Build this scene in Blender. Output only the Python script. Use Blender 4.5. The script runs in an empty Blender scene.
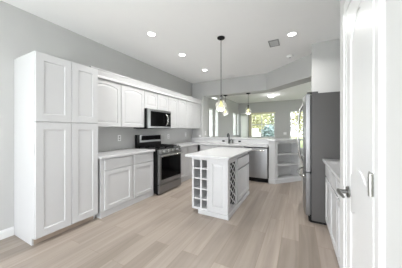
import bpy, bmesh, math, random
from mathutils import Vector, Matrix
from mathutils.geometry import tessellate_polygon
random.seed(7)
C = bpy.context.scene.collection
scene = bpy.context.scene
PI = math.pi

# ------------------------------------------------------------------ camera, world, lights, exposure
CAM_H = 1.30
FPX = 185.0                                   # focal length in pixels of a 402x268 frame
cam_d = bpy.data.cameras.new('camera')
cam = bpy.data.objects.new('camera', cam_d)
C.objects.link(cam)
cam.location = (0, 0, CAM_H)
cam.rotation_euler = (PI / 2, 0, math.atan2(98.0, FPX))
cam_d.sensor_width = 36.0
cam_d.lens = 36.0 * FPX / 402.0
cam_d.shift_y = -4.0 / 402.0
cam_d.clip_start = 0.02
scene.camera = cam

world = bpy.data.worlds.new('world')
scene.world = world
world.use_nodes = True
wn = world.node_tree
bg = wn.nodes['Background']
tc = wn.nodes.new('ShaderNodeTexCoord')
sep = wn.nodes.new('ShaderNodeSeparateXYZ')
ramp = wn.nodes.new('ShaderNodeValToRGB')
ramp.color_ramp.elements[0].position = 0.0
ramp.color_ramp.elements[0].color = (1.0, 1.0, 1.0, 1)
ramp.color_ramp.elements[1].position = 0.8
ramp.color_ramp.elements[1].color = (0.82, 0.90, 1.0, 1)
wn.links.new(tc.outputs['Generated'], sep.inputs[0])
wn.links.new(sep.outputs['Z'], ramp.inputs[0])
wn.links.new(ramp.outputs[0], bg.inputs['Color'])
bg.inputs['Strength'].default_value = 4.0

def area(name, loc, rot, sx, sy, power, color=(1, 1, 1)):
    l = bpy.data.lights.new(name, 'AREA')
    l.shape = 'RECTANGLE'
    l.size, l.size_y = sx, sy
    l.energy = power
    l.color = color
    o = bpy.data.objects.new(name, l)
    C.objects.link(o)
    o.location = loc
    o.rotation_euler = rot
    return o
# daylight coming through the windows behind the camera, plus an added unseen living room light
area('daylight_back_window', (-1.05, -2.68, 1.30), (PI / 2 + 0.75, 0, 0), 1.9, 2.0, 98, (0.955, 0.985, 1.04))
area('daylight_left_window', (-3.20, -1.30, 1.50), (PI / 2 + 0.4, 0, -PI / 2), 1.7, 1.3, 20, (0.955, 0.985, 1.04))
area('added_living_light', (3.08, 7.5, 1.30), (PI / 2 + 0.85, 0, PI / 2), 2.9, 1.9, 27, (0.955, 0.985, 1.04))

scene.view_settings.view_transform = 'Standard'
scene.view_settings.look = 'None'
scene.view_settings.gamma = 1.0
scene.view_settings.exposure = 0.57
scene.view_settings.use_curve_mapping = False

# ------------------------------------------------------------------ materials
def S(r, g, b):
    def f(c):
        c /= 255.0
        return c / 12.92 if c <= 0.04045 else ((c + 0.055) / 1.055) ** 2.4
    return (f(r), f(g), f(b), 1.0)

def mat(name, col, rough=0.5, metal=0.0, noise=0.03, nscale=6.0, spec=0.5, stretch=None):
    m = bpy.data.materials.new(name)
    m.use_nodes = True
    nt = m.node_tree
    b = nt.nodes['Principled BSDF']
    b.inputs['Roughness'].default_value = rough
    b.inputs['Metallic'].default_value = metal
    b.inputs['Specular IOR Level'].default_value = spec
    co = nt.nodes.new('ShaderNodeTexCoord')
    mp = nt.nodes.new('ShaderNodeMapping')
    if stretch:
        mp.inputs['Scale'].default_value = stretch
    nz = nt.nodes.new('ShaderNodeTexNoise')
    nz.inputs['Scale'].default_value = nscale
    nz.inputs['Detail'].default_value = 4
    mx = nt.nodes.new('ShaderNodeMixRGB')
    mx.inputs[1].default_value = tuple(c * (1 - noise) for c in col[:3]) + (1,)
    mx.inputs[2].default_value = tuple(min(1, c * (1 + noise)) for c in col[:3]) + (1,)
    nt.links.new(co.outputs['Object'], mp.inputs[0])
    nt.links.new(mp.outputs[0], nz.inputs['Vector'])
    nt.links.new(nz.outputs['Fac'], mx.inputs[0])
    nt.links.new(mx.outputs[0], b.inputs['Base Color'])
    return m

def emit(name, col, strength):
    m = bpy.data.materials.new(name)
    m.use_nodes = True
    nt = m.node_tree
    nt.nodes.remove(nt.nodes['Principled BSDF'])
    e = nt.nodes.new('ShaderNodeEmission')
    e.inputs['Color'].default_value = col
    e.inputs['Strength'].default_value = strength
    nt.links.new(e.outputs[0], nt.nodes['Material Output'].inputs[0])
    return m

def sheer(name):
    m = bpy.data.materials.new(name)
    m.use_nodes = True
    nt = m.node_tree
    b = nt.nodes['Principled BSDF']
    b.inputs['Base Color'].default_value = S(240, 240, 238)
    b.inputs['Roughness'].default_value = 0.9
    t = nt.nodes.new('ShaderNodeBsdfTranslucent')
    t.inputs[0].default_value = S(245, 245, 243)
    mx = nt.nodes.new('ShaderNodeMixShader')
    mx.inputs[0].default_value = 0.6
    nt.links.new(b.outputs[0], mx.inputs[1])
    nt.links.new(t.outputs[0], mx.inputs[2])
    nt.links.new(mx.outputs[0], nt.nodes['Material Output'].inputs[0])
    return m

def thin_glass(name, tint=(1, 1, 1, 1), edge=0.5, base=0.05, scatter=0.0):
    m = bpy.data.materials.new(name)
    m.use_nodes = True
    nt = m.node_tree
    nt.nodes.remove(nt.nodes['Principled BSDF'])
    t = nt.nodes.new('ShaderNodeBsdfTransparent')
    t.inputs[0].default_value = tint
    g = nt.nodes.new('ShaderNodeBsdfGlossy')
    g.inputs['Roughness'].default_value = 0.06
    lw = nt.nodes.new('ShaderNodeLayerWeight')
    lw.inputs['Blend'].default_value = 0.35
    mr = nt.nodes.new('ShaderNodeMapRange')
    mr.inputs['To Min'].default_value = base
    mr.inputs['To Max'].default_value = edge
    mx = nt.nodes.new('ShaderNodeMixShader')
    nt.links.new(lw.outputs['Facing'], mr.inputs['Value'])
    nt.links.new(mr.outputs[0], mx.inputs[0])
    nt.links.new(t.outputs[0], mx.inputs[1])
    nt.links.new(g.outputs[0], mx.inputs[2])
    last = mx
    if scatter > 0:
        tr = nt.nodes.new('ShaderNodeBsdfTranslucent')
        df = nt.nodes.new('ShaderNodeBsdfDiffuse')
        tr.inputs[0].default_value = df.inputs[0].default_value = (0.95, 0.95, 0.93, 1)
        h = nt.nodes.new('ShaderNodeMixShader')
        nt.links.new(tr.outputs[0], h.inputs[1])
        nt.links.new(df.outputs[0], h.inputs[2])
        last = nt.nodes.new('ShaderNodeMixShader')
        last.inputs[0].default_value = scatter
        nt.links.new(mx.outputs[0], last.inputs[1])
        nt.links.new(h.outputs[0], last.inputs[2])
    nt.links.new(last.outputs[0], nt.nodes['Material Output'].inputs[0])
    return m

M = {}
M['wall'] = mat('grey_wall_paint', S(188, 188, 187), 0.85, noise=0.015)
M['wall_white'] = mat('pale_wall_tone', S(208, 208, 207), 0.7, noise=0.01)  # paler tone than the other walls
M['ceiling'] = mat('ceiling_paint', S(246, 246, 246), 0.9, noise=0.01)
M['trim'] = mat('white_trim_paint', S(224, 224, 224), 0.35, noise=0.01)
M['cab'] = mat('white_cabinet_paint', S(198, 198, 199), 0.38, noise=0.01)
M['shelf'] = mat('bookcase_paint', S(196, 196, 196), 0.5, noise=0.01)
M['stone'] = mat('white_quartz', S(200, 200, 201), 0.22, noise=0.02, nscale=3)
M['kick'] = mat('wood_toe_kick', S(176, 160, 145), 0.5, noise=0.06, nscale=12)
M['steel'] = mat('stainless_steel', S(146, 146, 147), 0.3, 1.0, noise=0.05, nscale=5, stretch=(1, 1, 60))
M['steel_dark'] = mat('stainless_dark', S(140, 140, 141), 0.32, 1.0, noise=0.05, nscale=5, stretch=(1, 1, 60))
M['steel_light'] = mat('stainless_light', S(172, 172, 173), 0.28, 1.0, noise=0.06, nscale=5, stretch=(1, 1, 60))
M['sheer'] = sheer('sheer_curtain')
M['chrome'] = mat('polished_chrome', S(215, 215, 213), 0.12, 1.0, noise=0.01)
M['nickel'] = mat('satin_nickel', S(128, 127, 125), 0.3, 1.0, noise=0.02)
M['gun'] = mat('dark_faucet_metal', S(70, 70, 71), 0.3, 1.0, noise=0.02)
M['hinge'] = mat('satin_hinge', S(180, 179, 176), 0.35, 1.0, noise=0.02)
M['black'] = mat('black_enamel', S(14, 14, 15), 0.3, noise=0.05, spec=0.2)
M['black_matte'] = mat('black_matte', S(20, 20, 21), 0.6, noise=0.05, spec=0.2)
M['black_glass'] = mat('black_glass', S(9, 9, 10), 0.12, noise=0.02, spec=0.07)
M['fridge_side'] = mat('grey_fridge_side', S(82, 80, 79), 0.45, noise=0.03)
M['gasket'] = mat('grey_gasket', S(75, 75, 76), 0.6, noise=0.03)
M['plastic'] = mat('white_plastic', S(240, 240, 240), 0.35, noise=0.01)
M['slot'] = mat('grey_slot', S(150, 150, 150), 0.5, noise=0.02)
M['vent'] = mat('vent_grey', S(200, 200, 200), 0.5, noise=0.05)
M['recess_dark'] = mat('recess_shadow', S(72, 72, 72), 0.8, noise=0.05)  # dark colour painted for the shade inside the vent and the lattice rack
M['cream'] = mat('cream_blind', S(225, 220, 190), 0.6, noise=0.03)
M['tan'] = mat('tan_blind', S(214, 208, 182), 0.6, noise=0.05)
M['lamp'] = emit('lamp_glow', (1.0, 0.98, 0.94, 1), 9.0)
M['bulb'] = emit('bulb_glow', S(242, 236, 130), 0.85)
M['glass'] = thin_glass('clear_lamp_glass', (0.98, 0.98, 0.97, 1), 0.85, 0.10, 0.08)
M['pane'] = thin_glass('window_glass', (0.98, 0.99, 0.99, 1), 0.10, 0.02)
M['lawn'] = mat('lawn', S(120, 130, 80), 0.9, noise=0.2, nscale=3)
M['stucco'] = mat('white_stucco', S(240, 238, 232), 0.9, noise=0.03)
M['leaf_a'] = mat('olive_leaves', S(176, 174, 132), 0.7, noise=0.25, nscale=2)
M['leaf_b'] = mat('green_leaves', S(158, 164, 128), 0.7, noise=0.25, nscale=2)
M['leaf_c'] = mat('blue_green_leaves', S(120, 136, 132), 0.7, noise=0.25, nscale=2)
M['bark'] = mat('bark', S(120, 105, 88), 0.9, noise=0.2, nscale=8)

def floor_mat():
    m = bpy.data.materials.new('wood_plank_floor')
    m.use_nodes = True
    nt = m.node_tree
    b = nt.nodes['Principled BSDF']
    L = nt.links.new
    co = nt.nodes.new('ShaderNodeTexCoord')
    mp = nt.nodes.new('ShaderNodeMapping')
    mp.inputs['Rotation'].default_value = (0, 0, PI / 2)
    L(co.outputs['Object'], mp.inputs[0])
    br = nt.nodes.new('ShaderNodeTexBrick')
    br.offset = 0.37
    br.inputs['Color1'].default_value = (0, 0, 0, 1)
    br.inputs['Color2'].default_value = (1, 1, 1, 1)
    br.inputs['Mortar'].default_value = (0.5, 0.5, 0.5, 1)
    br.inputs['Scale'].default_value = 1.0
    br.inputs['Brick Width'].default_value = 1.22
    br.inputs['Row Height'].default_value = 0.185
    br.inputs['Mortar Size'].default_value = 0.0022
    br.inputs['Mortar Smooth'].default_value = 0.0
    br.inputs['Bias'].default_value = 0.0
    L(mp.outputs[0], br.inputs['Vector'])
    tone = nt.nodes.new('ShaderNodeValToRGB')
    tone.color_ramp.elements[0].color = S(140, 129, 119)
    tone.color_ramp.elements[1].color = S(163, 151, 141)
    e = tone.color_ramp.elements.new(0.5)
    e.color = S(153, 142, 132)
    L(br.outputs['Color'], tone.inputs[0])
    # grain stretched along the planks, shifted plank by plank
    mp2 = nt.nodes.new('ShaderNodeMapping')
    mp2.inputs['Scale'].default_value = (16, 0.9, 1)
    L(co.outputs['Object'], mp2.inputs[0])
    addv = nt.nodes.new('ShaderNodeVectorMath')
    addv.operation = 'MULTIPLY_ADD'
    addv.inputs[1].default_value = (9, 9, 9)
    L(br.outputs['Color'], addv.inputs[0])
    L(mp2.outputs[0], addv.inputs[2])
    nz = nt.nodes.new('ShaderNodeTexNoise')
    nz.inputs['Scale'].default_value = 1.0
    nz.inputs['Detail'].default_value = 6
    nz.inputs['Distortion'].default_value = 0.8
    L(addv.outputs[0], nz.inputs['Vector'])
    gr = nt.nodes.new('ShaderNodeValToRGB')
    gr.color_ramp.elements[0].position = 0.3
    gr.color_ramp.elements[0].color = (0.84, 0.83, 0.82, 1)
    gr.color_ramp.elements[1].position = 0.7
    gr.color_ramp.elements[1].color = (1.12, 1.12, 1.12, 1)
    L(nz.outputs['Fac'], gr.inputs[0])
    mul = nt.nodes.new('ShaderNodeMixRGB')
    mul.blend_type = 'MULTIPLY'
    mul.inputs[0].default_value = 1.0
    L(tone.outputs[0], mul.inputs[1])
    L(gr.outputs[0], mul.inputs[2])
    mo = nt.nodes.new('ShaderNodeMixRGB')
    mo.inputs[2].default_value = S(140, 126, 114)
    L(br.outputs['Fac'], mo.inputs[0])
    L(mul.outputs[0], mo.inputs[1])
    L(mo.outputs[0], b.inputs['Base Color'])
    b.inputs['Roughness'].default_value = 0.42
    return m
M['floor'] = floor_mat()

# ------------------------------------------------------------------ mesh helpers
ORG = {}
def bx(bm, x0, x1, y0, y1, z0, z1):
    vs = [bm.verts.new((x, y, z)) for x in (x0, x1) for y in (y0, y1) for z in (z0, z1)]
    for f in ((0, 1, 3, 2), (4, 6, 7, 5), (0, 4, 5, 1), (2, 3, 7, 6), (0, 2, 6, 4), (1, 5, 7, 3)):
        bm.faces.new([vs[i] for i in f])
    return vs

def box(x0, x1, y0, y1, z0, z1, bev=0.0, seg=2):
    bm = bmesh.new()
    bx(bm, x0, x1, y0, y1, z0, z1)
    if bev > 0:
        bmesh.ops.bevel(bm, geom=bm.edges[:], offset=bev, segments=seg, affect='EDGES', profile=0.5)
    return bm

def prism(pts, z0, z1, bm=None, bev=0.0):
    bm2 = bmesh.new()
    lo = [bm2.verts.new((p[0], p[1], z0)) for p in pts]
    hi = [bm2.verts.new((p[0], p[1], z1)) for p in pts]
    n = len(pts)
    for i in range(n):
        bm2.faces.new((lo[i], lo[(i + 1) % n], hi[(i + 1) % n], hi[i]))
    bm2.faces.new(hi)
    bm2.faces.new(lo[::-1])
    bmesh.ops.recalc_face_normals(bm2, faces=bm2.faces[:])
    if bev > 0:
        bmesh.ops.bevel(bm2, geom=bm2.edges[:], offset=bev, segments=2, affect='EDGES', profile=0.5)
    if bm is None:
        return bm2
    join(bm, bm2)
    return bm

def join(bm, other):
    me = bpy.data.meshes.new('tmp')
    other.to_mesh(me)
    other.free()
    bm.from_mesh(me)
    bpy.data.meshes.remove(me)
    return bm

def tube(bm, pts, r, seg=10, cap=True):
    pts = [Vector(p) for p in pts]
    rs = r if isinstance(r, (list, tuple)) else [r] * len(pts)
    rings = []
    t0 = (pts[1] - pts[0]).normalized()
    up = Vector((0, 0, 1)) if abs(t0.z) < 0.9 else Vector((1, 0, 0))
    nrm = t0.cross(up).normalized()
    for i, p in enumerate(pts):
        a = pts[max(i - 1, 0)]
        b = pts[min(i + 1, len(pts) - 1)]
        t = (b - a).normalized()
        nrm = (nrm - t * nrm.dot(t)).normalized()
        bn = t.cross(nrm)
        rings.append([bm.verts.new(p + (nrm * math.cos(2 * PI * k / seg) + bn * math.sin(2 * PI * k / seg)) * rs[i]) for k in range(seg)])
    for a, b in zip(rings, rings[1:]):
        for k in range(seg):
            bm.faces.new((a[k], a[(k + 1) % seg], b[(k + 1) % seg], b[k]))
    if cap:
        bm.faces.new(rings[0][::-1])
        bm.faces.new(rings[-1])
    return bm

def lathe(bm, c, prof, seg=24, cap=True):
    rings = []
    for r, z in prof:
        rings.append([bm.verts.new((c[0] + r * math.cos(2 * PI * k / seg), c[1] + r * math.sin(2 * PI * k / seg), c[2] + z)) for k in range(seg)])
    for a, b in zip(rings, rings[1:]):
        for k in range(seg):
            bm.faces.new((a[k], a[(k + 1) % seg], b[(k + 1) % seg], b[k]))
    if cap:
        bm.faces.new(rings[0][::-1])
        bm.faces.new(rings[-1])
    return bm

def disc_x(bm, x0, x1, y, z, r, seg=16):
    tube(bm, [(x0, y, z), (x1, y, z)], r, seg)
    return bm

def obj(name, bm, material, parent=None, smooth=False, loc=None):
    """link bm (world coordinates) as one mesh object, under parent or with its own origin at loc"""
    org = ORG[parent.name] if parent is not None else Vector(loc if loc else (0, 0, 0))
    bmesh.ops.recalc_face_normals(bm, faces=bm.faces[:])
    bmesh.ops.translate(bm, verts=bm.verts[:], vec=-org)
    me = bpy.data.meshes.new(name)
    bm.to_mesh(me)
    bm.free()
    if smooth:
        for p in me.polygons:
            p.use_smooth = True
        if hasattr(me, 'set_sharp_from_angle'):
            me.set_sharp_from_angle(angle=math.radians(38))
    me.materials.append(material)
    o = bpy.data.objects.new(name, me)
    C.objects.link(o)
    if parent is not None:
        o.parent = parent
    else:
        o.location = org
    ORG[o.name] = org
    return o

def tag(o, label, cat, group=None, kind=None):
    o['label'] = label
    o['category'] = cat
    if group:
        o['group'] = group
    if kind:
        o['kind'] = kind
    return o

def thing(name, label, cat, loc, group=None, kind=None):
    o = bpy.data.objects.new(name, None)
    C.objects.link(o)
    o.empty_display_size = 0.1
    o.location = loc
    ORG[o.name] = Vector(loc)
    return tag(o, label, cat, group, kind)

def struct(name, bm, m, label, cat):
    return tag(obj(name, bm, m), label, cat, kind='structure')

def dup(root, loc, label, group=None):
    r = root.copy()
    C.objects.link(r)
    r.location = loc
    r['label'] = label
    if group:
        r['group'] = group
    for ch in list(root.children):
        c = ch.copy()
        C.objects.link(c)
        c.parent = r
        for g in list(ch.children):
            d = g.copy()
            C.objects.link(d)
            d.parent = c
    return r

def wall_cells(bm, axis, f0, f1, u0, u1, z0, z1, holes=()):
    us = sorted({u0, u1, *[h[0] for h in holes], *[h[1] for h in holes]})
    zs = sorted({z0, z1, *[h[2] for h in holes], *[h[3] for h in holes]})
    for a, b in zip(us, us[1:]):
        for c, d in zip(zs, zs[1:]):
            mu, mz = (a + b) / 2, (c + d) / 2
            if any(h[0] < mu < h[1] and h[2] < mz < h[3] for h in holes):
                continue
            if axis == 'x':
                bx(bm, f0, f1, a, b, c, d)
            else:
                bx(bm, a, b, f0, f1, c, d)
    bmesh.ops.remove_doubles(bm, verts=bm.verts[:], dist=1e-5)
    seen = {}
    for f in bm.faces[:]:
        k = tuple(sorted(v.index for v in f.verts))
        seen.setdefault(k, []).append(f)
    bm.verts.index_update()
    seen = {}
    for f in bm.faces[:]:
        seen.setdefault(tuple(sorted(v.index for v in f.verts)), []).append(f)
    dead = [f for fs in seen.values() if len(fs) > 1 for f in fs]
    if dead:
        bmesh.ops.delete(bm, geom=dead, context='FACES')
    return bm

# ---- cabinet fronts: local x along the width, z up, front at y = 0 facing -y, back at y = t
def outline(w, h, sx, sb, st, arch=0.0, n=14):
    x0, x1, z0, z1 = sx, w - sx, sb, h - st
    if arch <= 0:
        return [(x0, z0), (x1, z0), (x1, z1), (x0, z1)]
    pts = [(x0, z0), (x1, z0), (x1, z1 - arch)]
    for i in range(1, n):
        t = i / n
        x = x1 + (x0 - x1) * t
        s = math.sin(PI * t)
        pts.append((x, z1 - arch + arch * s ** 0.75))
    pts.append((x0, z1 - arch))
    return pts

def inset(pts, d):
    n = len(pts)
    cx = sum(p[0] for p in pts) / n
    cz = sum(p[1] for p in pts) / n
    xs = [p[0] for p in pts]
    zs = [p[1] for p in pts]
    w, h = max(xs) - min(xs), max(zs) - min(zs)
    mx, mz = (max(xs) + min(xs)) / 2, (max(zs) + min(zs)) / 2
    kx, kz = (w - 2 * d) / w, (h - 2 * d) / h
    return [(mx + (p[0] - mx) * kx, mz + (p[1] - mz) * kz) for p in pts]

def front_panel(w, h, t=0.02, stile=0.058, rail=None, arch=0.0, raised=False, depth=0.008):
    bm = bmesh.new()
    rail = rail or stile
    o = [(0, 0), (w, 0), (w, h), (0, h)]
    e = 0.003                                         # eased outer edge
    of = [(e, e), (w - e, e), (w - e, h - e), (e, h - e)]
    a = outline(w, h, stile, rail, rail, arch)
    loops = [(a, 0.0), (inset(a, 0.006), depth)]
    if raised:
        loops += [(inset(a, 0.012), depth), (inset(a, 0.040), 0.002)]
    V = [[bm.verts.new((p[0], y, p[1])) for p in pts] for pts, y in loops]
    vof = [bm.verts.new((p[0], 0, p[1])) for p in of]
    vo = [bm.verts.new((p[0], e, p[1])) for p in o]
    vb = [bm.verts.new((p[0], t, p[1])) for p in o]
    allv = vof + V[0]
    tris = tessellate_polygon([[Vector((p[0], p[1], 0)) for p in of], [Vector((p[0], p[1], 0)) for p in a]])
    for tr in tris:
        try:
            bm.faces.new([allv[i] for i in tr])
        except ValueError:
            pass
    for A, B in zip(V, V[1:]):
        n = len(A)
        for i in range(n):
            bm.faces.new((A[i], A[(i + 1) % n], B[(i + 1) % n], B[i]))
    bm.faces.new(V[-1])
    for i in range(4):
        j = (i + 1) % 4
        bm.faces.new((vof[i], vof[j], vo[j], vo[i]))
        bm.faces.new((vo[i], vo[j], vb[j], vb[i]))
    bm.faces.new(vb)
    return bm

def place(bm, facing, a, b, depthpos, z0):
    """move a local front so that it covers [a,b] along its wall, its face at depthpos"""
    if facing == '+x':      # local x -> +Y, -y -> +X
        m = Matrix.Translation((depthpos, a, z0)) @ Matrix.Rotation(PI / 2, 4, 'Z')
    elif facing == '-x':    # local x -> -Y, -y -> -X
        m = Matrix.Translation((depthpos, b, z0)) @ Matrix.Rotation(-PI / 2, 4, 'Z')
    else:                   # facing -y
        m = Matrix.Translation((a, depthpos, z0))
    bmesh.ops.transform(bm, matrix=m, verts=bm.verts[:])
    return bm

def door(parent, facing, a, b, face, z0, z1, name='door', **kw):
    return obj(name, place(front_panel(b - a, z1 - z0, **kw), facing, a, b, face, z0), M['cab'], parent)

# ------------------------------------------------------------------ the setting
ZC = 2.84
XL = -3.13
YF = 10.6
bm = bmesh.new(); bx(bm, XL - 0.12, 3.12, -2.72, YF + 0.12, -0.10, 0.0)
struct('floor', bm, M['floor'], 'greige wood plank floor running away from the camera', 'floor')
bm = bmesh.new(); bx(bm, XL - 0.12, 3.12, -2.72, YF + 0.12, ZC, ZC + 0.12)
struct('ceiling', bm, M['ceiling'], 'flat white ceiling with recessed lights', 'ceiling')

WIN1 = (6.58, 6.93, 1.01, 2.165)
WIN1B = (7.16, 7.50, 1.01, 2.165)
WINT = (6.58, 7.50, 2.60, 2.71)
WIN2 = (9.56, 10.02, 1.01, 2.23)
WIN2B = (10.28, 10.57, 1.01, 2.23)
bm = wall_cells(bmesh.new(), 'x', XL - 0.12, XL, -2.72, YF + 0.12, 0, ZC, (WIN1, WIN1B, WINT, WIN2, WIN2B, (-2.2, -0.4, 0.85, 2.2)))
struct('wall_left', bm, M['wall'], 'long grey left wall behind the white cabinets', 'wall')
bm = wall_cells(bmesh.new(), 'y', -2.72, -2.60, XL, 0.39, 0, ZC, ((-2.85, -0.05, 0.15, 2.3),))
struct('wall_back', bm, M['wall'], 'grey wall behind the camera with a wide window opening', 'wall')
XR = 0.27
DY0, DY1, DH = 0.968, 1.432, 2.035
bm = wall_cells(bmesh.new(), 'x', XR, XR + 0.12, -2.60, 1.70, 0, ZC, ((DY0 - 0.012, DY1 + 0.012, 0, DH + 0.012),))
bx(bm, XR + 0.12, 1.05, 1.58, 1.70, 0, ZC)
struct('wall_right', bm, M['wall_white'], 'paler wall around the narrow door at the right edge', 'wall')
bm = bmesh.new(); bx(bm, 0.93, 1.05, 1.70, 3.85, 0, ZC)
struct('wall_recess', bm, M['wall'], 'grey wall behind the refrigerator and the right cabinets', 'wall')
bm = bmesh.new(); bx(bm, 0.20, 3.12, 3.85, 3.97, 0, ZC)
struct('wall_stub', bm, M['wall'], 'pale wall end rising to the ceiling above the refrigerator', 'wall')
FW1 = (-2.52, -1.135, 0.90, 2.215)
FW3 = (-2.94, -2.62, 0.25, 2.18)
FW2 = (-0.411, 0.25, 0.35, 2.28)
bm = wall_cells(bmesh.new(), 'y', YF, YF + 0.12, XL, 3.0, 0, ZC, (FW1, FW2, FW3))
struct('wall_far', bm, M['wall'], 'grey far wall of the living room with two garden windows', 'wall')
bm = wall_cells(bmesh.new(), 'x', 3.0, 3.12, 3.97, YF + 0.12, 0, ZC, ((6.0, 9.0, 0.3, 2.3),))
struct('wall_living', bm, M['wall'], 'grey right wall of the living room', 'wall')

# pillar, dropped soffit over the bar, low wall of the peninsula
XP = -2.725
bm = bmesh.new(); bx(bm, XL, XP, 5.28, 5.64, 0, 2.385)
struct('wall_pillar', bm, M['wall'], 'grey wall end at the left of the opening above the bar', 'wall')
ps = [(XL, 5.28), (-0.78, 5.28), (0.18, 4.37), (0.60, 3.97), (1.11, 3.97), (0.43, 4.62), (-0.64, 5.64), (XL, 5.64)]
struct('wall_header', prism(ps, 2.385, ZC), M['wall'], 'dropped header across the bar opening that turns diagonally at the right', 'wall')
bm = bmesh.new(); bx(bm, XP, -0.66, 5.24, 5.38, 0, 1.03); bx(bm, XL, XP, 5.24, 5.28, 0, 1.03)
struct('wall_peninsula', bm, M['trim'], 'low white wall carrying the raised bar top', 'wall')

# baseboards
def base_profile(p0, p1, nrm, h=0.105, t=0.014):
    p0, p1, n = Vector(p0), Vector(p1), Vector(nrm)
    prof = [(0, 0), (t, 0), (t, h * 0.78), (t * 0.55, h * 0.86), (t * 0.35, h), (0, h)]
    bm = bmesh.new()
    rows = [[bm.verts.new((p.x + n.x * d, p.y + n.y * d, z)) for d, z in prof] for p in (p0, p1)]
    k = len(prof)
    for i in range(k):
        bm.faces.new((rows[0][i], rows[0][(i + 1) % k], rows[1][(i + 1) % k], rows[1][i]))
    bm.faces.new(rows[0]); bm.faces.new(rows[1][::-1])
    return bm
struct('baseboard_left', base_profile((XL, -2.6), (XL, 0.94), (1, 0)), M['trim'], 'white baseboard on the left wall before the tall cabinet', 'baseboard')
struct('baseboard_right', base_profile((XR, 0.875), (XR, -2.6), (-1, 0)), M['trim'], 'white baseboard on the right wall', 'baseboard')
struct('baseboard_far', base_profile((XL, YF), (3.0, YF), (0, -1)), M['trim'], 'white baseboard on the far living room wall', 'baseboard')

# windows: frame structure with panes
def window(name, axis, f0, f1, hole, label, mid_z=None, mid_u=(), fr=0.05, m='trim', latch=None):
    u0, u1, z0, z1 = hole
    d0, d1 = f0, f1
    bm = bmesh.new()
    def add(a, b, c, d, e0=d0, e1=d1):
        if axis == 'x':
            bx(bm, e0, e1, a, b, c, d)
        else:
            bx(bm, a, b, e0, e1, c, d)
    add(u0, u0 + fr, z0, z1); add(u1 - fr, u1, z0, z1)
    add(u0 + fr, u1 - fr, z0, z0 + fr); add(u0 + fr, u1 - fr, z1 - fr, z1)
    if mid_z:
        add(u0 + fr, u1 - fr, mid_z - fr * 0.5, mid_z + fr * 0.5)
    for mu, mw in mid_u:
        if mid_z:
            add(mu - mw / 2, mu + mw / 2, z0 + fr, mid_z - fr * 0.5)
            add(mu - mw / 2, mu + mw / 2, mid_z + fr * 0.5, z1 - fr)
        else:
            add(mu - mw / 2, mu + mw / 2, z0 + fr, z1 - fr)
    o = struct(name, bm, M[m], label, 'window')
    g = bmesh.new()
    c = (f0 + f1) / 2
    if axis == 'x':
        bx(g, c - 0.003, c + 0.003, u0 + fr, u1 - fr, z0 + fr, z1 - fr)
    else:
        bx(g, u0 + fr, u1 - fr, c - 0.003, c + 0.003, z0 + fr, z1 - fr)
    obj('glass_pane', g, M['pane'], o)
    if latch:
        obj('latch', box(*latch, 0.004), M['nickel'], o)
    return o
window('window_1', 'x', XL - 0.09, XL + 0.012, WIN1, 'first narrow bright window of the living room left wall', fr=0.03)
window('window_9', 'x', XL - 0.09, XL + 0.012, WIN1B, 'second narrow bright window of the living room left wall', fr=0.03)
window('window_2', 'x', XL - 0.09, XL - 0.03, WINT, 'narrow bright transom high on the living room left wall', fr=0.012)
window('window_3', 'x', XL - 0.09, XL + 0.012, WIN2, 'third narrow bright window of the left wall before the room corner', fr=0.03)
window('window_10', 'x', XL - 0.09, XL + 0.012, WIN2B, 'narrow bright window of the left wall right in the room corner', fr=0.03)
for y, lab in ((7.045, 'small grey sensor on the wall between the two nearer narrow windows'), (10.15, 'small grey sensor on the wall between the two narrow windows by the corner')):
    tag(obj('wall_sensor', box(XL, XL + 0.03, y - 0.05, y + 0.05, 1.51, 1.59, 0.004), M['vent'], loc=(XL, y, 1.55)), lab, 'sensor', 'wall sensors')
window('window_4', 'y', YF + 0.03, YF + 0.09, FW1, 'wide garden window with green trees in the far wall', mid_z=1.60, mid_u=((-1.83, 0.02),), fr=0.035)
window('window_5', 'y', YF + 0.03, YF + 0.09, FW2, 'garden window half hidden behind the refrigerator', mid_z=1.30, fr=0.045)
window('window_11', 'y', YF + 0.03, YF + 0.09, FW3, 'narrow window behind the white sheer curtain in the far corner', fr=0.02)
window('window_6', 'x', XL - 0.08, XL - 0.04, (-2.2, -0.4, 0.85, 2.2), 'window in the left wall behind the camera', fr=0.05)
window('window_7', 'y', -2.67, -2.63, (-2.85, -0.05, 0.15, 2.3), 'wide window behind the camera', mid_u=((-1.45, 0.06),), fr=0.05)
window('added_window_8', 'x', 3.02, 3.06, (6.0, 9.0, 0.3, 2.3), 'unseen living room side window added for light, behind the refrigerator wall', fr=0.05)  # out of view, added to bring light into the living room
# valance and side blind of the garden window
bm = bmesh.new(); bx(bm, -2.54, -1.115, YF - 0.06, YF - 0.001, 2.19, 2.26)
tag(obj('window_valance', bm, M['cream']), 'cream headrail along the top of the wide garden window', 'blind')
bm = bmesh.new()
for i in range(9):
    x = -2.50 + i * 0.017
    bx(bm, x, x + 0.010, YF - 0.085, YF - 0.012, 0.93, 2.185)
tag(obj('stacked_blind', bm, M['tan']), 'tan vertical blind slats stacked at the left of the garden window', 'blind')
bm = bmesh.new()
n = 26
rows = []
for i in range(n + 1):
    x = -2.97 + 0.40 * i / n
    y = YF - 0.075 + 0.028 * math.sin(i * 1.55)
    rows.append((x, y))
for (xa, ya), (xb, yb) in zip(rows, rows[1:]):
    prism([(xa, ya), (xb, yb), (xb, yb + 0.006), (xa, ya + 0.006)], 0.03, 2.23, bm)
bmesh.ops.remove_doubles(bm, verts=bm.verts[:], dist=1e-5)
cu = thing('curtain_panel', 'white pleated curtain panel in the far corner left of the garden window', 'curtain', (-2.77, YF - 0.07, 0.0))
obj('fabric', bm, M['sheer'], cu)
bm = bmesh.new(); bx(bm, -2.99, -2.55, YF - 0.09, YF - 0.001, 2.23, 2.27)
obj('headrail', bm, M['trim'], cu)

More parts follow.
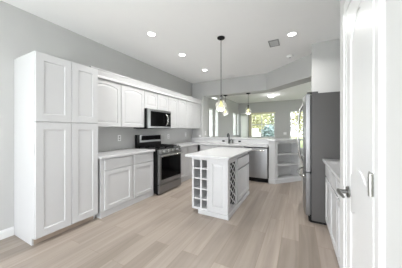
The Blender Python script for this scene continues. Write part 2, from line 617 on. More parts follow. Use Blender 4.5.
# door in the right wall
dr = tag(obj('door_1', place(front_panel(DY1 - DY0, DH - 0.008, 0.035, stile=0.085, rail=0.12, depth=0.007), '-x', DY0, DY1, XR - 0.010, 0.008), M['trim']),
         'narrow white panelled door at the right edge, shut in its casing', 'door', kind='structure')
# two moulded panels on the slab: scooped rail between them
def door_moulding():
    bm = bmesh.new()
    ya, yb = DY0 + 0.085, DY1 - 0.115
    # middle rail across the recess with a wavy upper and lower edge
    n = 16
    up, lo = [], []
    for i in range(n + 1):
        t = i / n
        y = DY0 + 0.086 + (DY1 - DY0 - 0.172) * t
        s = math.sin(PI * t) ** 1.5
        up.append((y, 1.045 + 0.055 * s))
        lo.append((y, 0.825 + 0.045 * s))
    loop = up + lo[::-1]
    f = [bm.verts.new((XR - 0.0085, y, z)) for y, z in loop]
    b = [bm.verts.new((XR - 0.0015, y, z)) for y, z in loop]
    bm.faces.new(f); bm.faces.new(b[::-1])
    k = len(loop)
    for i in range(k):
        bm.faces.new((f[i], f[(i + 1) % k], b[(i + 1) % k], b[i]))
    # arched top of the upper panel
    arc = [(DY0 + 0.086 + (DY1 - DY0 - 0.172) * i / n, 1.795 + 0.115 * math.sin(PI * i / n)) for i in range(n + 1)]
    loop = arc + [(DY1 - 0.086, 1.915), (DY0 + 0.086, 1.915)]
    f = [bm.verts.new((XR - 0.0085, y, z)) for y, z in loop]
    b = [bm.verts.new((XR - 0.0015, y, z)) for y, z in loop]
    bm.faces.new(f); bm.faces.new(b[::-1])
    k = len(loop)
    for i in range(k):
        bm.faces.new((f[i], f[(i + 1) % k], b[(i + 1) % k], b[i]))
    return bm
obj('middle_rail', door_moulding(), M['trim'], dr)
for z in (1.895, 1.082, 0.25):
    bm = box(XR - 0.0135, XR - 0.009, DY0 + 0.002, DY0 + 0.045, z - 0.045, z + 0.045, 0.001)
    tube(bm, [(XR - 0.019, DY0 - 0.003, z - 0.045), (XR - 0.019, DY0 - 0.003, z + 0.045)], 0.0085, 10)
    for k in range(4):
        tube(bm, [(XR - 0.019, DY0 - 0.003, z - 0.045 + 0.018 + k * 0.018 - 0.001), (XR - 0.019, DY0 - 0.003, z - 0.045 + 0.018 + k * 0.018 + 0.001)], 0.0098, 10)
    h = obj('hinge', bm, M['hinge'], dr, smooth=True)
    h['label'] = 'satin nickel hinge'
yl, zl = DY1 - 0.062, 0.935
bm = bmesh.new()
disc_x(bm, XR - 0.009, XR - 0.020, yl, zl, 0.032, 24)
tube(bm, [(XR - 0.018, yl, zl), (XR - 0.058, yl, zl)], 0.012, 12)
tube(bm, [(XR - 0.058, yl + 0.012, zl), (XR - 0.062, yl - 0.02, zl + 0.001), (XR - 0.060, yl - 0.07, zl + 0.002), (XR - 0.056, yl - 0.115, zl)], [0.011, 0.011, 0.009, 0.007], 12)
lv = obj('lever_handle', bm, M['nickel'], dr, smooth=True)
lv['label'] = 'satin nickel lever handle on a round rose'
# casing
def casing():
    bm = bmesh.new()
    g = 0.012
    w = 0.07
    for a, b in ((DY0 - g - w, DY0 - g), (DY1 + g, DY1 + g + w)):
        bx(bm, XR - 0.010, XR, a, b, 0, DH + g)
        o_ = a + 0.006 if a < DY0 else b - 0.024
        bx(bm, XR - 0.015, XR - 0.010, o_, o_ + 0.018, 0, DH + g)
    bx(bm, XR - 0.010, XR, DY0 - g - w, DY1 + g + w, DH + g, DH + g + w)
    return bm
struct('trim_1', casing(), M['trim'], 'white casing around the narrow door at the right edge', 'door trim')

# ------------------------------------------------------------------ outdoors
bm = bmesh.new(); bx(bm, -30, 30, YF + 0.12, 45, -0.25, -0.11); bx(bm, -30, XL - 0.12, -20, YF + 0.12, -0.25, -0.11)
bx(bm, XL - 0.12, 30, -20, -2.72, -0.25, -0.11); bx(bm, 3.12, 30, -2.72, YF + 0.12, -0.25, -0.11)
struct('lawn', bm, M['lawn'], 'lawn outside the house', 'lawn')
bm = bmesh.new(); bx(bm, -6.3, -6.1, 4, 40, -0.11, 5.0)
struct('wall_white_backdrop', bm, M['stucco'], 'added white outside wall that keeps the left windows bright', 'wall')  # added backdrop so the left windows look blown-out white
bm = bmesh.new(); bx(bm, -6.1, -2.75, 14.6, 14.75, -0.11, 1.42)
struct('wall_garden', bm, M['stucco'], 'low white garden wall outside the wide window', 'wall')

def tree(loc, h, rx, rz, leafm, label, n=1500):
    t = thing('garden_tree', label, 'tree', loc, 'trees outside the far windows')
    bm = bmesh.new()
    x, y, z = loc
    tube(bm, [(x, y, z), (x + 0.05, y, z + h * 0.3), (x - 0.04, y, z + h * 0.6), (x, y, z + h * 0.85)], [0.13, 0.10, 0.08, 0.03], 8)
    for k in range(5):
        a = k * 1.3
        tube(bm, [(x, y, z + h * (0.3 + 0.08 * k)), (x + rx * 0.6 * math.cos(a), y + rx * 0.6 * math.sin(a), z + h * (0.5 + 0.08 * k))], [0.05, 0.015], 6)
    obj('trunk', bm, M['bark'], t)
    bm = bmesh.new()
    for _ in range(n):
        while True:
            p = Vector((random.uniform(-1, 1), random.uniform(-1, 1), random.uniform(-1, 1)))
            if 0.25 < p.length < 1:
                break
        c = Vector((x + p.x * rx, y + p.y * rx, z + h - rz + p.z * rz))
        a = Vector((random.uniform(-1, 1), random.uniform(-1, 1), random.uniform(-1, 1))).normalized()
        b = a.orthogonal().normalized()
        s = random.uniform(0.09, 0.2)
        bm.faces.new([bm.verts.new(c + v) for v in (a * s, b * s * 0.45, -a * s, -b * s * 0.45)])
    me = obj('foliage', bm, leafm, t)
    me['kind'] = 'stuff'
    return t
tree((-3.55, 17.0, -0.11), 4.4, 1.3, 1.75, M['leaf_a'], 'olive green tree behind the left half of the wide garden window')
tree((-2.5, 20.6, -0.11), 4.9, 1.6, 2.2, M['leaf_b'], 'mid green tree behind the right half of the wide garden window')
tree((-2.0, 15.55, -0.11), 1.85, 0.75, 0.9, M['leaf_c'], 'low blue green shrub outside the right of the wide window', 700)
tree((0.6, 18.0, -0.11), 4.6, 1.5, 1.9, M['leaf_a'], 'pale green tree behind the window beside the refrigerator')

# ------------------------------------------------------------------ tall pantry cabinet
TX = -2.57
TY0, TY1, TZ = 0.945, 1.672, 2.178
t = thing('pantry_cabinet', 'tall white pantry cabinet with four panelled doors standing against the left wall', 'cabinet', (-2.85, 1.31, 0))
bm = prism([(XL, 0), (-2.655, 0), (-2.655, 0.085), (TX - 0.02, 0.085), (TX - 0.02, TZ), (XL, TZ)], 0, 0.018)
# that profile lies in x,z: stand it up as the two side panels
def side_panel(y):
    b = bmesh.new()
    prof = [(XL + 0.002, 0), (-2.655, 0), (-2.655, 0.085), (TX - 0.02, 0.085), (TX - 0.02, TZ), (XL + 0.002, TZ)]
    lo = [b.verts.new((px, y, pz)) for px, pz in prof]
    hi = [b.verts.new((px, y + 0.018, pz)) for px, pz in prof]
    k = len(prof)
    for i in range(k):
        b.faces.new((lo[i], lo[(i + 1) % k], hi[(i + 1) % k], hi[i]))
    b.faces.new(lo); b.faces.new(hi[::-1])
    return b
bm.free()
obj('side_panel', side_panel(TY0), M['cab'], t)
obj('side_panel', side_panel(TY1 - 0.018), M['cab'], t)
bm = bmesh.new(); bx(bm, XL + 0.002, TX - 0.022, TY0 + 0.018, TY1 - 0.018, 0.085, TZ)
obj('body', bm, M['cab'], t)
bm = bmesh.new(); bx(bm, -2.668, -2.656, TY0 + 0.018, TY1 - 0.018, 0, 0.085)
k = obj('toe_kick', bm, M['kick'], t); k['label'] = 'tan wood toe kick'
ym = (TY0 + TY1) / 2 + 0.012
for a, b in ((TY0 + 0.004, ym - 0.003), (ym + 0.003, TY1 - 0.003)):
    door(t, '+x', a, b, TX, 0.088, 1.388, stile=0.075, rail=0.085, depth=0.009)
    door(t, '+x', a, b, TX, 1.396, TZ - 0.003, stile=0.075, rail=0.085, depth=0.009)

# ------------------------------------------------------------------ wall cabinets and crown
UX = -2.80
UB, UT = 1.352, 2.135
def wall_cabinet(y0, y1, z0, label, nd=2, arch=0.045):
    t = thing('wall_cabinet', label, 'cabinet', (-2.95, (y0 + y1) / 2, z0), 'white wall cabinets')
    bm = bmesh.new(); bx(bm, XL + 0.002, UX - 0.021, y0, y1, z0, UT)
    obj('body', bm, M['cab'], t)
    w = (y1 - y0) / nd
    for i in range(nd):
        door(t, '+x', y0 + i * w + 0.005, y0 + (i + 1) * w - 0.005, UX, z0 + 0.004, UT - 0.02, stile=0.062, rail=0.06, arch=arch, raised=True, depth=0.009)
    return t
wall_cabinet(1.68, 2.814, UB, 'white wall cabinet with two wide arched doors left of the microwave')
wall_cabinet(2.816, 3.594, 1.752, 'short white wall cabinet above the microwave', arch=0.03)
wall_cabinet(3.596, 4.412, UB, 'white two-door wall cabinet directly right of the microwave')
wall_cabinet(4.414, 5.272, UB, 'white two-door wall cabinet in the corner beside the bar opening')
def crown():
    prof = [(-2.80, 2.118), (-2.778, 2.118), (-2.770, 2.126), (-2.770, 2.146), (-2.780, 2.156), (-2.783, 2.165), (-2.768, 2.235), (-2.758, 2.248), (-2.758, 2.262), (-2.80, 2.262)]
    bm = bmesh.new()
    rows = [[bm.verts.new((x, y, z)) for x, z in prof] for y in (1.676, 5.276)]
    k = len(prof)
    for i in range(k):
        bm.faces.new((rows[0][i], rows[0][(i + 1) % k], rows[1][(i + 1) % k], rows[1][i]))
    bm.faces.new(rows[0]); bm.faces.new(rows[1][::-1])
    bx(bm, XL + 0.002, -2.80, 1.676, 5.276, 2.138, 2.15)
    return bm
tag(obj('trim_2', crown(), M['cab']), 'white crown moulding along the top of the wall cabinets', 'crown moulding', kind='structure')

# ------------------------------------------------------------------ base cabinets, left run
BX = -2.56
def base_cabinet(y0, y1, label, cols, toe=True):
    t = thing('base_cabinet', label, 'cabinet', (-2.85, (y0 + y1) / 2, 0), 'white base cabinets on the left wall')
    bm = bmesh.new(); bx(bm, XL + 0.002, BX - 0.012, y0, y1, 0.085, 0.874)
    obj('body', bm, M['cab'], t)
    bm = bmesh.new(); bx(bm, XL + 0.002, -2.566, y0 + 0.002, y1 - 0.002, 0, 0.085)
    obj('toe_kick', bm, M['cab'], t)
    for a, b in cols:
        door(t, '+x', a, b, BX + 0.006, 0.105, 0.680, stile=0.055, raised=False, depth=0.010, t=0.018)
        obj('drawer', place(box(0, b - a, 0, 0.018, 0, 0.158, 0.004), '+x', a, b, BX + 0.006, 0.700), M['cab'], t)
    return t
base_cabinet(1.705, 2.822, 'white base cabinet with two doors and two drawers left of the range', ((1.765, 2.275), (2.325, 2.805)))
base_cabinet(3.612, 4.66, 'white base cabinet between the range and the corner', ((3.635, 4.08), (4.11, 4.60)))
# countertops
bm = prism([(XL + 0.002, 1.676), (-2.52, 1.676), (-2.52, 2.822), (XL + 0.002, 2.822)], 0.876, 0.914, bev=0.006)
tag(obj('countertop', bm, M['stone'], loc=(0, 0, 0)), 'white stone countertop on the cabinets left of the range', 'countertop')
bm = prism([(XL + 0.002, 3.612), (-2.52, 3.612), (-2.52, 4.68), (-0.662, 4.68), (-0.662, 5.238), (XL + 0.002, 5.238)], 0.876, 0.914, bev=0.006)
tag(obj('countertop', bm, M['stone']), 'white L-shaped stone countertop right of the range with the sink faucet', 'countertop')
bm = prism([(XL + 0.002, 5.19), (-0.70, 5.19), (-0.70, 4.735), (-0.49, 4.735), (0.085, 5.38), (0.085, 5.66), (XP + 0.002, 5.66), (XP + 0.002, 5.278), (XL + 0.002, 5.278)], 1.031, 1.07, bev=0.006)
tag(obj('bar_top', bm, M['stone']), 'white raised bar top on the low wall behind the sink', 'bar top')

# sink base on the peninsula
t = thing('sink_cabinet', 'white sink base cabinet on the peninsula behind the island', 'cabinet', (-1.93, 5.0, 0))
bm = bmesh.new(); bx(bm, -2.548, -1.285, 4.742, 5.236, 0.085, 0.874); bx(bm, -2.548, -1.285, 4.80, 5.236, 0, 0.085)
obj('body', bm, M['cab'], t)
for i in range(3):
    a = -2.53 + i * 0.415
    door(t, '-y', a, a + 0.40, 4.722, 0.105, 0.68, stile=0.055, depth=0.010)
    obj('drawer_front', place(box(0, 0.40, 0, 0.018, 0, 0.158, 0.004), '-y', a, a + 0.4, 4.722, 0.70), M['cab'], t)

# dishwasher
t = thing('dishwasher', 'stainless dishwasher with a bar handle at the end of the peninsula', 'dishwasher', (-0.975, 4.95, 0))
bm = bmesh.new(); bx(bm, -1.272, -0.672, 4.75, 5.23, 0.10, 0.868)
obj('body', bm, M['black_matte'], t)
obj('door_panel', box(-1.268, -0.676, 4.705, 4.749, 0.115, 0.845, 0.006), M['steel_light'], t)
bm = bmesh.new()
tube(bm, [(-1.22, 4.655, 0.80), (-0.72, 4.655, 0.80)], 0.013, 12)
for x in (-1.18, -0.76):
    tube(bm, [(x, 4.655, 0.80), (x, 4.706, 0.80)], 0.009, 8)
obj('handle', bm, M['chrome'], t, smooth=True)
bm = bmesh.new(); bx(bm, -1.268, -0.676, 4.80, 4.83, 0.0, 0.10)
obj('toe_grille', bm, M['black_matte'], t)

# corner bookcase at the end of the peninsula
A = Vector((-0.515, 4.785)); B = Vector((0.03, 5.405))
dAB = (B - A).normalized()
nAB = Vector((dAB.y, -dAB.x))            # outward, towards the walkway
wAB = (B - A).length
t = thing('corner_bookcase', 'white open bookcase set at an angle on the end of the peninsula', 'bookcase', (-0.40, 5.15, 0))
def pab(s, d=0.0):
    p = A + dAB * s - nAB * d
    return (p.x, p.y)
s1, s2, dp = 0.085, 0.775, 0.24
bm = bmesh.new()
prism([(-0.655, 4.765), (-0.515, 4.785), pab(s1), pab(s1, 0.035), (-0.53, 4.85), (-0.655, 4.85)], 0.10, 1.03, bm)
obj('corner_post', bm, M['shelf'], t)
obj('side_panel', prism([pab(s2), pab(wAB), pab(wAB, dp), pab(s2, dp)], 0.0, 1.03), M['shelf'], t)
obj('side_panel', prism([pab(s1 - 0.016, 0.036), pab(s1, 0.036), pab(s1, dp), pab(s1 - 0.016, dp)], 0.0, 1.03), M['shelf'], t)
obj('back_panel', prism([pab(s1 - 0.016, dp), pab(wAB, dp), pab(wAB, dp + 0.015), pab(s1 - 0.016, dp + 0.015)], 0.0, 1.03), M['shelf'], t)
obj('top_rail', prism([pab(s1), pab(s2), pab(s2, 0.03), pab(s1, 0.03)], 0.965, 1.03), M['shelf'], t)
inner = [pab(s1, 0.006), pab(s2, 0.006), pab(s2, dp), pab(s1, dp)]
for z in (0.43, 0.69):
    obj('shelf', prism(inner, z - 0.016, z + 0.016), M['shelf'], t)
obj('bottom_shelf', prism(inner, 0.08, 0.115), M['shelf'], t)
bm = prism([(-0.655, 4.735), (-0.505, 4.755), (0.055, 5.395), (0.03, 5.42), (-0.53, 4.80), (-0.655, 4.78)], 0, 0.105, bev=0.004)
obj('base_trim', bm, M['cab'], t)

# ------------------------------------------------------------------ gas range
RY0, RY1, RX = 2.828, 3.606, -2.43
t = thing('gas_range', 'stainless gas range with black oven window and five knobs', 'stove', (-2.75, 3.217, 0))
obj('body', box(-3.10, -2.475, RY0, RY1, 0.03, 0.905, 0.003), M['black'], t)
for x in (-3.02, -2.52):
    for y in (RY0 + 0.05, RY1 - 0.05):
        bm = bmesh.new()
        lathe(bm, (x, y, 0), [(0.022, 0.0), (0.018, 0.01), (0.018, 0.032)], 12)
        obj('foot', bm, M['black_matte'], t)
bm = bmesh.new()
prof = [(-2.475, 0.812), (-2.425, 0.812), (-2.42, 0.83), (-2.445, 0.905), (-2.475, 0.905)]
rows = [[bm.verts.new((x, y, z)) for x, z in prof] for y in (RY0 + 0.004, RY1 - 0.004)]
for i in range(5):
    bm.faces.new((rows[0][i], rows[0][(i + 1) % 5], rows[1][(i + 1) % 5], rows[1][i]))
bm.faces.new(rows[0]); bm.faces.new(rows[1][::-1])
cp = obj('control_panel', bm, M['steel'], t)
for i in range(5):
    y = RY0 + 0.10 + i * (RY1 - RY0 - 0.20) / 4
    bm = bmesh.new()
    tube(bm, [(-2.432, y, 0.860), (-2.418, y, 0.864)], 0.034, 18)
    tube(bm, [(-2.418, y, 0.864), (-2.390, y, 0.872)], [0.031, 0.028], 18)
    bx(bm, -2.392, -2.384, y - 0.005, y + 0.005, 0.857, 0.889)
    obj('knob', bm, M['chrome'], t, smooth=True)
od = obj('oven_door', box(-2.474, RX, RY0 + 0.006, RY1 - 0.006, 0.205, 0.805, 0.006), M['steel'], t)
obj('oven_window', box(RX - 0.004, RX + 0.003, RY0 + 0.07, RY1 - 0.03, 0.292, 0.752, 0.003), M['black_glass'], od)
bm = bmesh.new()
tube(bm, [(RX + 0.048, RY0 + 0.03, 0.785), (RX + 0.048, RY1 - 0.03, 0.785)], 0.016, 12)
for y in (RY0 + 0.07, RY1 - 0.07):
    tube(bm, [(RX - 0.001, y, 0.785), (RX + 0.048, y, 0.785)], 0.010, 10)
obj('door_handle', bm, M['chrome'], od, smooth=True)
obj('storage_drawer', box(-2.474, RX, RY0 + 0.006, RY1 - 0.006, 0.035, 0.192, 0.006), M['steel'], t)
obj('cooktop', box(-3.04, -2.44, RY0 + 0.002, RY1 - 0.002, 0.906, 0.922, 0.004), M['black'], t)
for i in range(3):
    bm = bmesh.new()
    a = RY0 + 0.02 + i * 0.248
    b = a + 0.235
    for y in (a, b - 0.012, (a + b) / 2 - 0.006):
        bx(bm, -2.99, -2.47, y, y + 0.012, 0.945, 0.957)
    for x in (-2.99, -2.86, -2.735, -2.61, -2.482):
        bx(bm, x, x + 0.012, a, b, 0.943, 0.955)
    for x in (-2.99, -2.482):
        for y in (a, b - 0.012):
            bx(bm, x, x + 0.012, y, y + 0.012, 0.9215, 0.945)
    obj('grate', bm, M['black_matte'], t)
for x in (-2.88, -2.59):
    for y in (RY0 + 0.14, RY1 - 0.14):
        bm = bmesh.new()
        lathe(bm, (x, y, 0.921), [(0.05, 0), (0.05, 0.008), (0.034, 0.009), (0.034, 0.018), (0.001, 0.019)], 20)
        obj('burner', bm, M['black_matte'], t, smooth=True)
bg_ = obj('backguard', box(-3.10, -3.035, RY0 + 0.004, RY1 - 0.004, 0.906, 1.195, 0.006), M['black'], t)
bm = bmesh.new()
bx(bm, -3.036, -3.028, RY0 + 0.075, RY1 - 0.004, 1.03, 1.192)
obj('backguard_face', bm, M['steel'], bg_)
obj('display', box(-3.029, -3.024, RY0 + 0.118, RY1 - 0.03, 1.072, 1.18, 0.002), M['black_glass'], bg_)
bm = bmesh.new(); bx(bm, -3.035, -3.026, RY0 + 0.02, RY1 - 0.01, 0.925, 1.02)
obj('vent_strip', bm, M['black_matte'], bg_)

# ------------------------------------------------------------------ microwave
MX = -2.715
MY0, MY1, MZ0, MZ1 = 2.818, 3.592, 1.332, 1.748
t = thing('microwave', 'stainless over-the-range microwave under the short wall cabinet', 'microwave', (-2.92, 3.2, MZ0))
obj('body', box(-3.125, MX - 0.035, MY0, MY1, MZ0, MZ1, 0.003), M['black'], t)
dm = obj('door', box(MX - 0.034, MX, MY0, MY1, MZ0 + 0.004, MZ1 - 0.002, 0.006), M['steel'], t)
obj('window', box(MX - 0.003, MX + 0.003, MY0 + 0.08, MY1 - 0.02, MZ0 + 0.046, MZ1 - 0.05, 0.003), M['black_glass'], dm)
bm = bmesh.new(); bx(bm, MX + 0.0031, MX + 0.005, MY1 - 0.175, MY1 - 0.05, MZ0 + 0.08, MZ1 - 0.095)
obj('control_panel', bm, M['black_matte'], dm)
bm = bmesh.new()
hy = MY1 - 0.20
pts = []
for i in range(9):
    s = i / 8
    pts.append((MX + 0.004 + 0.062 * math.sin(PI * s) ** 0.6, hy, MZ0 + 0.075 + (MZ1 - MZ0 - 0.165) * s))
tube(bm, pts, 0.012, 10)
obj('handle', bm, M['chrome'], dm, smooth=True)
bm = bmesh.new()
for i in range(12):
    y = MY0 + 0.06 + i * 0.054
    bx(bm, MX - 0.001, MX + 0.002, y, y + 0.045, MZ1 - 0.035, MZ1 - 0.028)
obj('vent_slots', bm, M['black_matte'], t)
bm = bmesh.new(); bx(bm, -3.08, MX - 0.05, MY0 + 0.03, MY1 - 0.03, MZ0 - 0.006, MZ0 + 0.001)
obj('grease_filter', bm, M['black_matte'], t)

# ------------------------------------------------------------------ island
IX0, IXR, IX1 = -1.508, -1.222, -0.905
IY0, IY1 = 2.54, 3.80
t = thing('kitchen_island', 'white kitchen island with wine cubbies and a lattice rack', 'kitchen island', (-1.2, 3.15, 0))
bm = bmesh.new()
bx(bm, IXR, IX1 - 0.02, IY0 + 0.02, IY0 + 0.07, 0.055, 0.874)
bx(bm, IXR, IX1 - 0.02, 2.955, IY1 - 0.02, 0.055, 0.874)
bx(bm, IX0 + 0.02, IXR, IY0 + 0.36, IY1 - 0.02, 0.075, 0.874)
bx(bm, IXR, -1.15, IY0 + 0.07, 2.955, 0.055, 0.874)
bx(bm, -1.15, IX1 - 0.02, IY0 + 0.07, 2.955, 0.055, 0.072)
obj('body', bm, M['cab'], t)
obj('toe_base', box(-1.392, IX1 + 0.010, IY0 - 0.012, IY1 - 0.0, 0.0, 0.062, 0.004), M['cab'], t)
# front end panel with a raised field
door(t, '-y', IXR + 0.002, IX1, IY0, 0.064, 0.872, name='end_panel', stile=0.062, rail=0.075, raised=True, depth=0.009)
# wine cubbies: five rows of two
bm = bmesh.new()
rows_z = [0.082, 0.228, 0.386, 0.544, 0.700, 0.846]
pw = 0.034
for a, b in ((IX0, IX0 + pw), (-1.362, -1.330), (IXR - 0.024, IXR)):
    bx(bm, a, b, IY0, IY0 + 0.35, 0.062, 0.874)
cols = ((IX0 + pw, -1.362), (-1.330, IXR - 0.024))
for a, b in cols:
    for i, z in enumerate(rows_z):
        bx(bm, a, b, IY0, IY0 + 0.35, z - 0.010 - (0.010 if i == 0 else 0), z + 0.010 + (0.018 if i == 5 else 0))
    bx(bm, a, b, IY0 + 0.33, IY0 + 0.35, 0.07, 0.86)
obj('wine_cubby', bm, M['cab'], t)
# lattice rack on the right side, near end
LY0, LY1, LZ0, LZ1 = 2.625, 2.925, 0.10, 0.80
bm = bmesh.new()
for a, b, c, d in ((IY0 + 0.02, LY0, 0.062, 0.874), (LY1, 2.985, 0.062, 0.874), (LY0, LY1, 0.062, LZ0), (LY0, LY1, LZ1, 0.874)):
    bx(bm, IX1 - 0.02, IX1, a, b, c, d)
lf = obj('lattice_frame', bm, M['cab'], t)
def lattice():
    bm = bmesh.new()
    step, k, w = 0.116, 0.76, 0.017                  # spacing, slope and width of the slats
    for sgn, x0 in ((1, IX1 - 0.0035), (-1, IX1 - 0.0068)):
        for i in range(-4, 9):
            c = LZ0 + i * step
            lo = max(0, (LZ0 - c) / k)
            hi = min(LY1 - LY0, (LZ1 - c) / k)
            if hi - lo < 0.02:
                continue
            (y0, z0), (y1, z1) = [((LY0 + q if sgn > 0 else LY1 - q), c + k * q) for q in (lo, hi)]
            n = Vector((-(z1 - z0), y1 - y0)).normalized() * w / 2
            vs = []
            for x in (x0 - 0.0015, x0 + 0.0015):
                vs += [bm.verts.new((x, y0 + n.x, z0 + n.y)), bm.verts.new((x, y0 - n.x, z0 - n.y)), bm.verts.new((x, y1 - n.x, z1 - n.y)), bm.verts.new((x, y1 + n.x, z1 + n.y))]
            for f in ((0, 1, 2, 3), (7, 6, 5, 4), (0, 4, 5, 1), (1, 5, 6, 2), (2, 6, 7, 3), (3, 7, 4, 0)):
                bm.faces.new([vs[j] for j in f])
    return bm
obj('lattice', lattice(), M['cab'], t)
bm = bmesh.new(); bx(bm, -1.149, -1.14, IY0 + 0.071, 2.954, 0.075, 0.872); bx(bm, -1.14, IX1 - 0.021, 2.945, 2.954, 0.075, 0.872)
obj('lattice_shade', bm, M['recess_dark'], t)  # dark lining that paints the shade inside the rack
# drawer and door on the right side
door(t, '+x', 3.005, IY1 - 0.04, IX1 + 0.012, 0.105, 0.622, stile=0.06, depth=0.012)
obj('drawer', place(box(0, IY1 - 0.04 - 3.005, 0, 0.02, 0, 0.165, 0.004), '+x', 3.005, IY1 - 0.04, IX1 + 0.012, 0.65), M['cab'], t)
bm = prism([(-1.592, 2.462), (-0.862, 2.462), (-0.862, 3.90), (-1.592, 3.90)], 0.876, 0.914, bev=0.007)
ct = obj('countertop', bm, M['stone'], t)
ct['label'] = 'white stone island top'

# ------------------------------------------------------------------ right base cabinets
t0s = ((2.56, 2.985, 'white base cabinet touching the refrigerator side'), (2.125, 2.555, 'second white base cabinet from the refrigerator along the right counter'),
       (1.71, 2.12, 'white base cabinet partly hidden by the narrow door wall'))
for y0, y1, lab in t0s:
    t = thing('base_cabinet', lab, 'cabinet', (0.6, (y0 + y1) / 2, 0), 'white base cabinets on the right')
    bm = bmesh.new(); bx(bm, 0.332, 0.925, y0, y1, 0.085, 0.874)
    obj('body', bm, M['cab'], t)
    bm = bmesh.new(); bx(bm, 0.345, 0.925, y0, y1, 0, 0.085)
    obj('toe_kick', bm, M['cab'], t)
    door(t, '-x', y0 + 0.012, y1 - 0.012, 0.312, 0.10, 0.672, stile=0.055, depth=0.010)
    obj('drawer', place(box(0, y1 - y0 - 0.024, 0, 0.02, 0, 0.165, 0.004), '-x', y0 + 0.012, y1 - 0.012, 0.312, 0.695), M['cab'], t)
bm = prism([(0.282, 1.704), (0.925, 1.704), (0.925, 2.99), (0.282, 2.99)], 0.876, 0.914, bev=0.006)
tag(obj('countertop', bm, M['stone']), 'white stone countertop beside the refrigerator', 'countertop')

# ------------------------------------------------------------------ refrigerator
GY0, GY1 = 3.02, 3.832
t = thing('refrigerator', 'stainless french door refrigerator with dark grey side', 'refrigerator', (0.5, 3.42, 0))
obj('body', box(0.155, 0.90, GY0, GY1, 0.03, 1.812, 0.006), M['fridge_side'], t)
def bowed(y0, y1, z0, z1, x_back, x_edge, x_mid):
    bm = bmesh.new()
    n = 10
    pts = [(x_back, y0)]
    mid, half = (GY0 + GY1) / 2, (GY1 - GY0) / 2
    for i in range(n + 1):
        y = y0 + (y1 - y0) * i / n
        k = (y - mid) / half
        pts.append((x_mid + (x_edge - x_mid) * k ** 2, y))
    pts.append((x_back, y1))
    return prism(pts, z0, z1, bm)
ymid = (GY0 + GY1) / 2
for a, b, hs in ((GY0 + 0.002, ymid - 0.003, 1), (ymid + 0.003, GY1 - 0.002, -1)):
    d = obj('door', bowed(a, b, 0.705, 1.806, 0.135, 0.088, 0.055), M['steel_dark'], t)
    hyy = ymid - 0.045 * hs
    bm = bmesh.new()
    pts = []
    for i in range(13):
        s = i / 12
        pts.append((0.058 - 0.075 * math.sin(PI * s) ** 0.5, hyy - 0.03 * hs * math.sin(PI * s), 0.78 + 0.93 * s))
    tube(bm, pts, 0.017, 12)
    obj('handle', bm, M['chrome'], d, smooth=True)
    bm = bmesh.new(); bx(bm, 0.136, 0.154, a + 0.01, b - 0.01, 0.715, 1.79)
    obj('gasket', bm, M['gasket'], d)
d = obj('freezer_drawer', bowed(GY0 + 0.002, GY1 - 0.002, 0.09, 0.692, 0.135, 0.088, 0.055), M['steel_dark'], t)
bm = bmesh.new()
pts = []
for i in range(13):
    s = i / 12
    pts.append((0.080 - 0.092 * math.sin(PI * s) ** 0.35, GY0 + 0.06 + (GY1 - GY0 - 0.12) * s, 0.63))
tube(bm, pts, 0.017, 12)
obj('handle', bm, M['chrome'], d, smooth=True)
bm = bmesh.new(); bx(bm, 0.136, 0.154, GY0 + 0.012, GY1 - 0.012, 0.10, 0.685)
obj('gasket', bm, M['gasket'], d)
for y in (GY0 + 0.01, GY1 - 0.07):
    bm = box(0.10, 0.235, y, y + 0.06, 1.8125, 1.838, 0.005)
    obj('hinge_cover', bm, M['gasket'], t)
bm = bmesh.new(); bx(bm, 0.14, 0.85, GY0 + 0.01, GY1 - 0.01, 0.0, 0.03); bx(bm, 0.12, 0.154, GY0 + 0.01, GY1 - 0.01, 0.012, 0.085)
obj('toe_grille', bm, M['black_matte'], t)

# ------------------------------------------------------------------ sink faucet and small things on the bar
t = thing('faucet', 'dark gooseneck kitchen faucet on the counter before the raised bar', 'faucet', (-1.80, 5.14, 0.914))
bm = bmesh.new()
lathe(bm, (-1.80, 5.14, 0.914), [(0.034, 0), (0.034, 0.014), (0.026, 0.022), (0.022, 0.11)], 16)
pts = [(-1.80, 5.14, 1.02)] + [(-1.80, 5.14 - 0.065 + 0.065 * math.cos(PI * i / 10), 1.13 + 0.065 * math.sin(PI * i / 10)) for i in range(11)] + [(-1.80, 5.01, 1.10)]
tube(bm, pts, 0.018, 12)
obj('spout', bm, M['gun'], t, smooth=True)
bm = bmesh.new(); tube(bm, [(-1.78, 5.14, 0.98), (-1.745, 5.14, 1.0), (-1.72, 5.14, 1.05)], [0.009, 0.009, 0.006], 10)
obj('lever', bm, M['gun'], t, smooth=True)
t = thing('soap_dispenser', 'small dark soap dispenser standing right of the faucet', 'soap dispenser', (-1.69, 5.15, 0.914))
bm = bmesh.new()
lathe(bm, (-1.69, 5.15, 0.914), [(0.024, 0), (0.024, 0.01), (0.016, 0.016), (0.015, 0.07), (0.008, 0.075), (0.008, 0.095)], 14)
obj('base', bm, M['gun'], t, smooth=True)
bm = bmesh.new(); tube(bm, [(-1.69, 5.155, 1.01), (-1.69, 5.10, 1.012), (-1.69, 5.085, 1.0)], 0.008, 10)
obj('nozzle', bm, M['gun'], t, smooth=True)
bm = bmesh.new()
lathe(bm, (-2.815, 5.234, 1.07), [(0.018, 0), (0.034, 0.012), (0.040, 0.035), (0.036, 0.058), (0.028, 0.07), (0.026, 0.07), (0.03, 0.05), (0.02, 0.012)], 20)
tag(obj('bowl', bm, M['plastic'], smooth=True, loc=(-2.815, 5.234, 1.07)), 'small round white bowl on the bar top in the corner', 'bowl')

